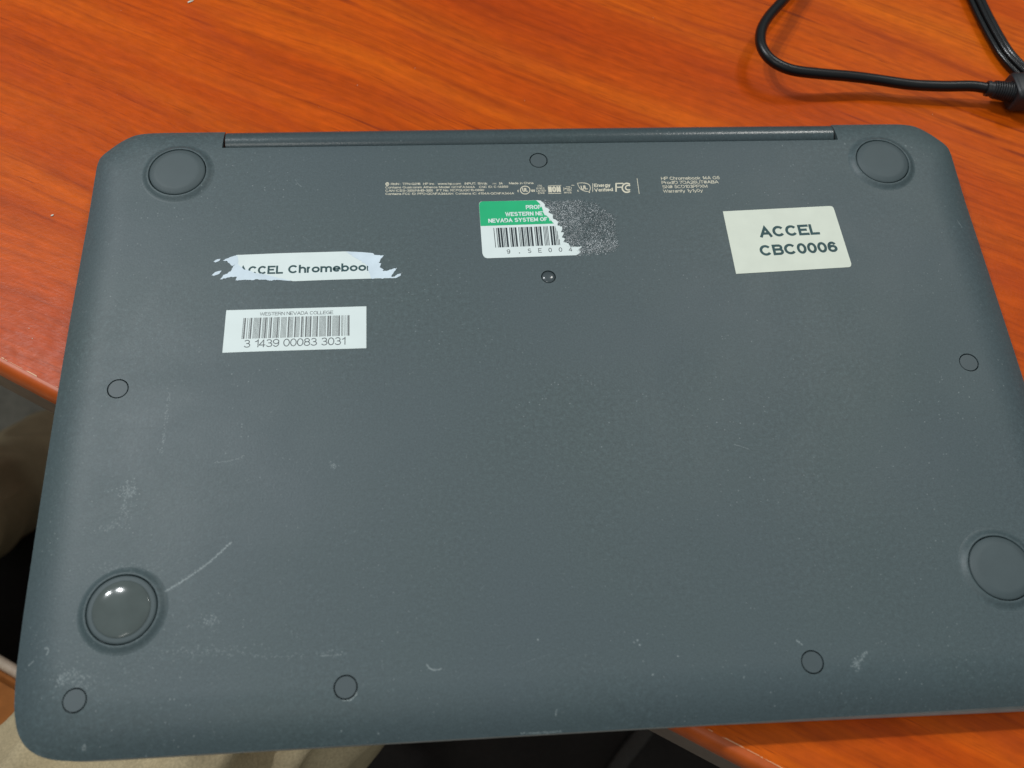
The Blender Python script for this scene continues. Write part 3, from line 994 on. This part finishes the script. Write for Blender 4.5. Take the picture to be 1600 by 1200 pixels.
# -- 3 the green property label, half scraped away
G = Frame(730, 300, 6.4)
tear = [(695, 82), (722, 84), (742, 95), (765, 108), (778, 130), (776, 152), (800, 160), (828, 180), (812, 205), (835, 215), (862, 232), (848, 256), (885, 276), (918, 300), (893, 330), (947, 345), (950, 372), (935, 400), (968, 410), (948, 450), (976, 468), (962, 500), (1012, 512), (1030, 545), (1152, 546), (1112, 580), (1138, 600), (1090, 632)]
tear = tear[:1] + jag(tear[1:-3], 4.5, 8, 23) + tear[-3:]
body = [(200, 662), (178, 655), (162, 638), (152, 612), (118, 135), (120, 112), (132, 98), (155, 94)]
bm = bmesh.new()
slab(bm, poly(G, tear + body, 0.1), 0.02, 0.10)
prop = build('property_label', bm, M_white, laptop)
prop['label'] = 'green and white property label with its right half scraped off'
bm = bmesh.new()
flat(bm, poly(G, [(155, 94), (690, 83), (740, 130), (760, 190), (800, 240), (840, 285), (868, 316), (134, 341), (119, 135), (122, 112), (134, 99)], 0.11), 0.108)
flat_build('green_field', bm, M_green, prop)
bm = bmesh.new()
G.text(bm, 'PROP', 588, 172, 744, 168, 40, 0.122, bold=0.20)
G.text(bm, 'WESTERN NEV', 382, 242, 800, 232, 40, 0.122, bold=0.20)
G.text(bm, 'NEVADA SYSTEM OF H', 213, 308, 860, 288, 40, 0.122, bold=0.20)
flat_build('white_lettering', bm, M_white, prop)
bm = bmesh.new()
bars(bm, G, [(262, 360), (1090, 333), (1110, 522), (282, 556)], code39('*9.SE004'), 0.115, 0.80)
flat_build('barcode', bm, M_ink, prop)
bm = bmesh.new()
for ch, X in zip('9.SE004', (415, 523, 625, 730, 832, 935, 1035)):
    w = 10 if ch == '.' else 17
    Y = 618 - (X - 415) * 0.038
    if ch == '.':
        flat(bm, poly(G, [(X - 5, Y), (X + 5, Y), (X + 5, Y - 9), (X - 5, Y - 9)], 0.115), 0.115)
        continue
    G.text(bm, ch, X - w, Y, X + w, Y - 1, 44, 0.115, bold=0.13)
flat_build('lettering', bm, M_ink2, prop)
bm = bmesh.new()
inner = jag([(1030, 545), (985, 535), (955, 520), (940, 490), (915, 462), (912, 425), (905, 395), (880, 345), (868, 318), (845, 288), (800, 245), (765, 195), (742, 140), (728, 112), (695, 82)], 4, 12, 5)
slab(bm, poly(G, inner + tear[1:-4], 0.14), 0.08, 0.15)
build('torn_edge', bm, M_white, prop)
# scraped adhesive: thousands of tiny flakes
patch = [(740, 90), (880, 95), (1100, 82), (1250, 90), (1330, 140), (1400, 190), (1460, 240), (1490, 380), (1505, 555), (1440, 600), (1300, 620), (1150, 625), (1090, 640), (1100, 590), (1140, 540), (1030, 540), (960, 500), (940, 350), (900, 300), (840, 240), (800, 180), (770, 120)]
def inside(p, P):
    c = False; n = len(P)
    for i in range(n):
        (x0, y0), (x1, y1) = P[i], P[i - 1]
        if (y0 > p[1]) != (y1 > p[1]) and p[0] < (x1 - x0) * (p[1] - y0) / (y1 - y0) + x0: c = not c
    return c
bmA, bmB = bmesh.new(), bmesh.new()
cnt = 0
while cnt < 7500:
    X, Y = random.uniform(735, 1530), random.uniform(70, 650)
    jx, jy = X + random.gauss(0, 10), Y + random.gauss(0, 10)
    if not inside((jx, jy), patch): continue
    if 1150 < X < 1500 and Y < 150 + (X - 1150) * 0.1 and random.random() < 0.6: continue
    cnt += 1
    c = G(X, Y, 0.05)
    r = random.uniform(0.09, 0.22)
    a0 = random.uniform(0, 6.28)
    bb = bmA if random.random() < (0.58 if X < 1150 or Y > 480 else 0.34) else bmB
    tx, ty = random.gauss(0, 0.35), random.gauss(0, 0.35)
    nn = random.choice((3, 4, 5))
    vs = []
    for k in range(nn):
        a = a0 + 6.283 * k / nn
        rx = r * random.uniform(.5, 1.2)
        dx, dy = rx * math.cos(a), rx * math.sin(a) * 0.8
        vs.append(bb.verts.new((c.x + dx, c.y + dy, 0.06 + random.uniform(0, .05) + dx * tx + dy * ty)))
    bb.faces.new(vs)
o = flat_build('adhesive_residue', bmA, M_flake, prop); o['kind'] = 'stuff'
o = flat_build('scraped_coating', bmB, M_flaked, prop); o['kind'] = 'stuff'

# -- 4 the cream inventory label
H = Frame(1110, 310, 6.667)
rr = [(1225, 80), (1250, 80), (1268, 84), (1280, 96), (1288, 112)]
r2 = [(1464, 668), (1468, 684), (1465, 700), (1456, 712), (1440, 716)]
bm = bmesh.new()
slab(bm, poly(H, [(130, 135)] + rr + r2 + [(268, 786)], 0.1), 0.02, 0.11)
inv = build('inventory_label', bm, M_cream, laptop)
inv['label'] = 'cream label reading ACCEL CBC0006 in bold dark letters'
bm = bmesh.new()
H.text(bm, 'ACCEL', 520, 407, 1145, 375, 112, 0.125, bold=0.225)
H.text(bm, 'CBC0006', 527, 600, 1335, 556, 112, 0.125, bold=0.225)
flat_build('lettering', bm, M_ink3, inv)

# -- 5 beige print on the cover
Q = Frame(590, 230, 5.333)
K = Frame(790, 230, 4.571)
zp = 0.012
bm = bmesh.new()
def line_of(fr, items, cap, b):
    for t, x0, y0, x1, y1 in items:
        fr.text(bm, t, x0, y0, x1, y1, cap, zp, bold=b)
line_of(Q, [('RMN : TPN-Q216', 110, 316, 357, 314), ('HP Inc.', 380, 314, 480, 313), ('www.hp.com', 502, 313, 695, 312), ('INPUT: 15Vdc', 725, 312, 918, 311), ('3A', 1010, 310, 1043, 310), ('Made in China', 1096, 309, 1300, 307),
            ('Contains Qualcomm Atheros Model: QCNFA344A', 65, 344, 812, 340), ('CNC ID: C-14859', 845, 340, 1088, 338),
            ('CAN ICES-3(B)/NMB-3(B)', 65, 371, 460, 369), ('IFT No. RCPQUQC15-0890', 490, 369, 888, 366),
            ('Contains FCC ID: PPD-QCNFA344AH', 65, 398, 630, 396), ('Contains IC: 4104A-QCNFA344A', 650, 395, 1138, 393)], 18, 0.16)
line_of(K, [('HP Chromebook 14A G5', 1112, 234, 1530, 228), ('ProdID 7DA26UT#ABA', 1116, 264, 1522, 258), ('SN# 5CD103PPXM', 1121, 294, 1443, 289), ('Warranty 1y1y0y', 1127, 325, 1410, 319)], 22, 0.14)
line_of(K, [('c', 85, 321, 97, 321), ('us', 184, 319, 211, 318)], 22, 0.2)
line_of(K, [('I.T.E.', 230, 282, 263, 281), ('E162', 221, 301, 278, 300), ('LISTED', 220, 318, 288, 317), ('E148', 232, 334, 278, 333)], 12, 0.16)
line_of(K, [('NOM', 306, 323, 396, 320)], 42, 0.24)
line_of(K, [('NYCE', 418, 330, 472, 329)], 11, 0.2)
line_of(K, [('Energy', 633, 285, 750, 281)], 24, 0.19)
line_of(K, [('Verified', 635, 318, 768, 313)], 24, 0.19)
line_of(K, [('UL', 121, 318, 160, 317)], 27, 0.2)
line_of(K, [('UL', 541, 304, 588, 300)], 29, 0.2)
line_of(K, [('c', 512, 317, 526, 317)], 17, 0.2)
lettering_root = flat_build('regulatory_print', bm, M_print, laptop)
lettering_root['label'] = 'small beige regulatory text printed above the labels'
bm = bmesh.new()
def quadp(fr, X0, Y0, X1, Y1):
    flat(bm, poly(fr, [(X0, Y0), (X1, Y0 - (X1 - X0) * 0.02), (X1, Y1 - (X1 - X0) * 0.02), (X0, Y1)], zp), zp)
def ring(fr, cx, cy, rx, ry, w, a0=0, a1=360, n=36):
    prev = None
    for k in range(n + 1):
        a = math.radians(a0 + (a1 - a0) * k / n)
        p = fr(cx + rx * math.cos(a), cy - ry * math.sin(a), zp)
        q_ = fr(cx + (rx - w) * math.cos(a), cy - (ry - w) * math.sin(a), zp)
        cur = (bm.verts.new((p.x, p.y, zp)), bm.verts.new((q_.x, q_.y, zp)))
        if prev: bm.faces.new((prev[0], cur[0], cur[1], prev[1]))
        prev = cur
ring(K, 140, 306, 37, 31, 6)                         # ring of the safety mark
flat_build('safety_mark', bm, M_print, lettering_root); bm = bmesh.new()
quadp(K, 304, 273, 397, 276); quadp(K, 304, 329, 397, 333)
flat_build('norm_mark', bm, M_print, lettering_root); bm = bmesh.new()
# small block mark
for r in ((412, 296, 430, 300), (414, 286, 418, 312), (424, 292, 450, 296), (430, 281, 462, 284), (436, 302, 470, 306), (452, 284, 456, 316), (466, 284, 470, 312), (440, 308, 462, 311), (470, 270, 490, 274)):
    quadp(K, *r)
flat_build('block_mark', bm, M_print, lettering_root); bm = bmesh.new()
# leaf outline of the energy mark
leaf = catmull([(510, 256, 0), (540, 253, 0), (578, 256, 0), (600, 270, 0), (608, 292, 0), (602, 312, 0), (592, 318, 0), (560, 314, 0), (534, 300, 0), (520, 280, 0), (510, 256, 0)], 5)
c = Vector((566, 287, 0))
prev = None
for p in leaf:
    i_ = p + (c - p).normalized() * 5
    A, B = K(p.x, p.y, zp), K(i_.x, i_.y, zp)
    cur = (bm.verts.new((A.x, A.y, zp)), bm.verts.new((B.x, B.y, zp)))
    if prev: bm.faces.new((prev[0], cur[0], cur[1], prev[1]))
    prev = cur
quadp(K, 594, 314, 602, 326)
quadp(K, 620, 258, 624, 320)
flat_build('energy_mark', bm, M_print, lettering_root); bm = bmesh.new()
# F and nested C of the radio mark
quadp(K, 784, 255, 794, 318); quadp(K, 796, 255, 842, 263); quadp(K, 796, 282, 828, 290)
ring(K, 866, 290, 38, 37, 10, 48, 312)
ring(K, 876, 289, 24, 21, 9, 48, 312)
flat_build('radio_mark', bm, M_print, lettering_root); bm = bmesh.new()
flat(bm, poly(K, [(937, 222), (941, 222), (956, 333), (952, 333)], zp), zp)
flat_build('divider_line', bm, M_print, lettering_root); bm = bmesh.new()
# round maker's mark and direct current sign
flat(bm, [Q(81 + 16 * math.cos(a), 307 - 15 * math.sin(a), zp).xy for a in [2 * math.pi * k / 28 for k in range(28)]], zp)
flat_build('round_mark', bm, M_print, lettering_root); bm = bmesh.new()
quadp(Q, 956, 300, 990, 302); quadp(Q, 956, 306, 965, 308); quadp(Q, 969, 306, 978, 308); quadp(Q, 982, 306, 990, 308)
flat_build('direct_current_sign', bm, M_print, lettering_root)
bm = bmesh.new()
zp2 = 0.02
Q.text(bm, 'hp', 72, 312, 91, 312, 13, zp2, bold=0.14, slant=0.25)
flat_build('round_mark_letters', bm, M_cover, lettering_root)

# ------------------------------------------------------------------ charger cable
def P3(x, y, z): return at(x, y, z)
cable = empty('charger_cable', P3(1500, 134, ZT), 'black round cable looping over the desk into a ribbed connector', 'cable')
cpx = [(1262, -40, -12), (1240, -18, -10), (1227, -3, -8.6), (1214, 11, -7.4), (1201, 26, -6.4), (1191.5, 42, -5.6), (1188, 58, -5.2), (1190.5, 74, -5), (1201, 90, -5.2), (1218, 102, -5.8), (1242.5, 110.5, -6.6), (1284, 115.5, -8), (1325, 119, -9.4), (1366, 124, -10.6), (1407.5, 130.3, -11.2), (1435, 133.2, -11.4), (1476, 134.8, -11.2), (1517.5, 134.5, -10.6), (1546, 138.5, -10.2)]
pts = catmull([P3(*p) for p in cpx], 8)
bm = bmesh.new()
tube(bm, pts, 2.35, 20)
build('cable', bm, M_cable, cable, smooth=True)
a = P3(1541, 138, -10.2); b = P3(1584, 144.5, -9.6)
bm = bmesh.new()
n = 72
pl = [a.lerp(b, k / n) for k in range(n + 1)]
rl = []
for k in range(n + 1):
    t = k / n
    base = 3.0 + 1.0 * t
    rl.append(base + (0.6 if (t > 0.2 and (int(t * 24) % 2 == 0)) else 0.0) + (0.3 if t < 0.12 else 0))
tube(bm, pl, rl, 28)
o = build('strain_relief', bm, M_conn, cable); smooth_angle(o, 60)
# housing: a rounded block going out of the frame
a = P3(1577, 144, -10.2); dvec = (P3(1660, 142, -10.2) - a).normalized(); sv = Vector((-dvec.y, dvec.x, 0))
bm = bmesh.new()
rows = []
for k, (t, s) in enumerate([(0, 0.86), (0.5, 0.95), (1.5, 1.0), (20, 1.0), (21, 1.04), (46, 1.04), (47.5, 0.97)]):
    row = []
    for j in range(32):
        an = 2 * math.pi * j / 32
        e = 0.55
        cx = math.copysign(abs(math.cos(an)) ** e, math.cos(an)) * 7.6 * s
        cz = math.copysign(abs(math.sin(an)) ** e, math.sin(an)) * 6.3 * s
        q = a + dvec * t + sv * cx + Vector((0, 0, cz + 0.0))
        row.append(bm.verts.new(q))
    rows.append(row)
for A, B in zip(rows, rows[1:]):
    for j in range(32):
        bm.faces.new((A[j], A[(j + 1) % 32], B[(j + 1) % 32], B[j]))
bm.faces.new(rows[0]); bm.faces.new(rows[-1])
o = build('connector_housing', bm, M_conn, cable); smooth_angle(o, 35)

cord = empty('mains_cord', P3(1560, 60, ZT), 'glossy black three core flat cord running down the right corner', 'cord')
dpx = [(1508, -40), (1517, -20), (1526, 0), (1538, 25), (1553, 53), (1570, 81), (1589, 103), (1610, 122), (1640, 140), (1680, 158)]
base = catmull([P3(x, y, -14.6) for x, y in dpx], 20)
for q, (off, dz) in enumerate(((-2.35, -0.6), (0.0, 0.5), (2.45, 0.1))):
    pp = []
    for i, p in enumerate(base):
        t = (base[min(i + 1, len(base) - 1)] - base[max(i - 1, 0)]).normalized()
        s = Vector((-t.y, t.x, 0))
        pp.append(p + s * off + Vector((0, 0, dz)))
    bm = bmesh.new()
    tube(bm, pp, 1.3 if q < 2 else 1.5, 32)
    build('core', bm, M_cord, cord, smooth=True)

# ------------------------------------------------------------------ crumbs and dust on the desk
for k, (x, y, r, lab_) in enumerate(((82, 337, 0.45, 'pale crumb on the desk left of the laptop'), (298, 3, 0.5, 'pale fibre lying at the top of the desk'))):
    c = P3(x, y, ZT)
    bm = bmesh.new()
    bmesh.ops.create_icosphere(bm, subdivisions=2, radius=r)
    for v in bm.verts:
        v.co = Vector((v.co.x * (1.5 if k == 0 else 3.0), v.co.y * 0.8, v.co.z * 0.6)) * random.uniform(.85, 1.15)
    bmesh.ops.rotate(bm, verts=bm.verts, cent=(0, 0, 0), matrix=Matrix.Rotation(0.5, 3, 'Z'))
    bmesh.ops.translate(bm, verts=bm.verts, vec=(c.x, c.y, ZT + r * 0.5))
    o = build('crumb', bm, M_cream, smooth=True)
    o['label'] = lab_; o['category'] = 'crumb'
bm = bmesh.new()
for k in range(110):
    s, t = random.uniform(-100, 620), random.uniform(6, 330)
    c = dk(s, t, ZT)
    r = random.uniform(0.06, 0.17)
    g = bmesh.ops.create_icosphere(bm, subdivisions=1, radius=r)
    for v in g['verts']:
        v.co = Vector((v.co.x * random.uniform(.8, 1.6), v.co.y, v.co.z * 0.5)) + Vector((c.x, c.y, ZT + r * 0.4))
o = build('desk_dust', bm, M_cream)
o['kind'] = 'stuff'; o['label'] = 'fine pale dust specks scattered over the wood grain'; o['category'] = 'dust'

# ------------------------------------------------------------------ seated person below the desk (legs only in view) and the chair
Dn = NV.copy()                    # facing the desk
person = empty('person', (*(at(250, 1198, -200) - Dn * 300).xy, ZF), 'seated person in khaki trousers, lap showing below the laptop', 'person')
def limb_mesh(name, infl, mt, cut_z=None, folds=0.0, parent=None):
    near = at(272, 1230, -190)              # centre of the near thigh under the picture's lower edge
    near.z = -190
    kn = near + Dn * 215; kn.z = -172       # near knee
    hn = near - Dn * 230; hn.z = -205
    side = Vector((-Dn.y, Dn.x, 0))
    kf = at(-360, 980, -215)
    hf = hn + side * 200
    pel = (hn + hf) / 2 - Dn * 40; pel.z = -185
    waist = pel + Vector((0, 0, 230)) - Dn * 20
    ankn = kn + Vector((0, 0, -420)) - Dn * 20
    mf = at(-20, 772, -420); ankf = at(190, 650, -560)
    verts = [pel, waist, hn, (hn + kn) / 2, kn, (kn + ankn) / 2, ankn, hf, (hf + kf) / 2, kf, mf, ankf]
    rad = [115, 120, 92, 80, 64, 58, 42, 92, 72, 56, 46, 38]
    edges = [(0, 1), (0, 2), (2, 3), (3, 4), (4, 5), (5, 6), (0, 7), (7, 8), (8, 9), (9, 10), (10, 11)]
    me = bpy.data.meshes.new(name)
    me.from_pydata([v * MM for v in verts], edges, [])
    o = bpy.data.objects.new(name, me)
    scene.collection.objects.link(o)
    sk = o.modifiers.new('s', 'SKIN')
    for i, r in enumerate(rad):
        me.skin_vertices[0].data[i].radius = ((r + infl) * MM, (r + infl) * 0.92 * MM)
    me.skin_vertices[0].data[0].use_root = True
    ss = o.modifiers.new('u', 'SUBSURF'); ss.levels = 4; ss.render_levels = 4
    dg = bpy.context.evaluated_depsgraph_get()
    m2 = bpy.data.meshes.new_from_object(o.evaluated_get(dg))
    bpy.data.objects.remove(o)
    if folds:
        from mathutils import noise as mn
        bm = bmesh.new(); bm.from_mesh(m2)
        bmesh.ops.subdivide_edges(bm, edges=bm.edges, cuts=1, use_grid_fill=True)
        bm.normal_update()
        disp = []
        for v in bm.verts:
            c = v.co / MM
            s = c.dot(U); t = c.dot(Dn)
            q = Vector((s / 26, t / 75, c.z / 60))
            h = mn.noise(q + mn.noise_vector(q * 0.7) * 0.7)
            h = (1 - abs(h) * 2.4)
            h2 = mn.noise(Vector((s / 60 + t / 90, t / 50, 3.1)))
            disp.append(v.normal * (h * folds + h2 * folds * 1.2) * (1.0 if (c - near).dot(side) < 130 and c.z > -290 else 0.3) * MM)
        for v, d in zip(bm.verts, disp): v.co += d
        bm.to_mesh(m2); bm.free()
    m2.name = name
    m2.shade_smooth()
    return link_mesh(name, m2, mt, parent)
body = limb_mesh('body', -18, M_skin, parent=person)
tr = limb_mesh('trousers', 0, M_khaki, folds=9.0, parent=person)
tr['label'] = 'creased khaki cotton trousers'

# black bag on the floor under the desk
bag = empty('duffel_bag', (*at(500, 1100, ZF).xy, ZF), 'soft black bag lying on the floor in the shade under the desk', 'bag')
fp = [at(x, y, -470) for x, y in ((-120, 940), (-20, 868), (70, 806), (300, 720), (800, 700), (1150, 950), (1160, 1300), (700, 1500), (0, 1450), (-140, 1200))]
bm = bmesh.new()
from mathutils import noise as mn_
cc = sum(fp, Vector()) / len(fp)
loop = catmull(fp + [fp[0]], 8)[:-1]
rows = []
for t in [k / 16 for k in range(17)]:
    a = math.pi / 2 * t
    k_ = 0.93 + 0.07 * math.sin(a * 2) if t < .5 else 0
    row = []
    for p in loop:
        f = math.cos(max(0, (t - 0.35) / 0.65) * math.pi / 2) ** 0.5 * 0.999 + 0.001
        z = ZF + 0.5 + 300 * min(1, t / 0.55) ** 0.8 * (1 if t < .55 else 1) + (20 * (t - .55) if t > .55 else 0)
        q = Vector((cc.x + (p.x - cc.x) * f, cc.y + (p.y - cc.y) * f, z))
        n_ = mn_.noise(Vector((q.x / 70, q.y / 70, q.z / 60))) * 14 * min(1, t * 3)
        q.z += n_; row.append(bm.verts.new(q))
    rows.append(row)
for A, B in zip(rows, rows[1:]):
    n = len(A)
    for i in range(n): bm.faces.new((A[i], A[(i + 1) % n], B[(i + 1) % n], B[i]))
bm.faces.new(rows[0]); bm.faces.new(rows[-1])
build('bag_body', bm, M_blackc, bag, smooth=True)
bm = bmesh.new()
sp = catmull([at(1040, 1090, -425), at(1010, 1140, -418), at(975, 1185, -418), at(930, 1250, -425), at(850, 1330, -440)], 8)
tube(bm, sp, 6, 10)
for v in bm.verts: v.co.z = -425 + (v.co.z + 425) * 0.3
build('strap', bm, M_strap, bag, smooth=True)

# chair
sc = at(10, 1110, -262)
side = Vector((-Dn.y, Dn.x, 0))
chair = empty('chair', (*(sc - Dn * 190).xy, ZF), 'orange brown padded chair with pale piping under the seated person', 'chair')
f0 = at(10, 1050, -262)           # a point of the seat's front edge
def ch(s, t, z): return Vector((f0.x, f0.y, 0)) + U * s - Dn * t + Vector((0, 0, z))
bm = bmesh.new()
slab(bm, [ch(x, y, 0).xy for x, y in ((-215, 20), (-195, 3), (-150, 0), (190, 0), (235, 3), (255, 20), (240, 400), (-200, 400))], -330, -266)
bmesh.ops.bevel(bm, geom=[e for e in bm.edges], offset=6, segments=3, affect='EDGES')
o = build('seat', bm, M_seat, chair); smooth_angle(o, 40)
bm = bmesh.new()
tube(bm, catmull([ch(-215, 22, -264), ch(-195, 2, -264), ch(-150, -2, -264), ch(190, -2, -264), ch(235, 2, -264), ch(255, 22, -264)], 8), 3.2, 10)
build('piping', bm, M_piping, chair, smooth=True)
bm = bmesh.new()
c = ch(20, 200, 0)
tube(bm, [(c.x, c.y, -330.5), (c.x, c.y, ZF + 90)], 26, 20)
build('column', bm, M_metal, chair)
for k in range(5):
    a = k * 2 * math.pi / 5 + 0.3
    bm = bmesh.new()
    e = Vector((c.x + 290 * math.cos(a), c.y + 290 * math.sin(a), ZF + 60))
    tube(bm, [(c.x + 20 * math.cos(a), c.y + 20 * math.sin(a), ZF + 95), e], [20, 13], 12)
    lg = build('leg', bm, M_metal, chair)
    bm = bmesh.new()
    tube(bm, [e + Vector((0, -14, -33)), e + Vector((0, 14, -33))], 26, 16)
    build('wheel', bm, M_dark, lg)
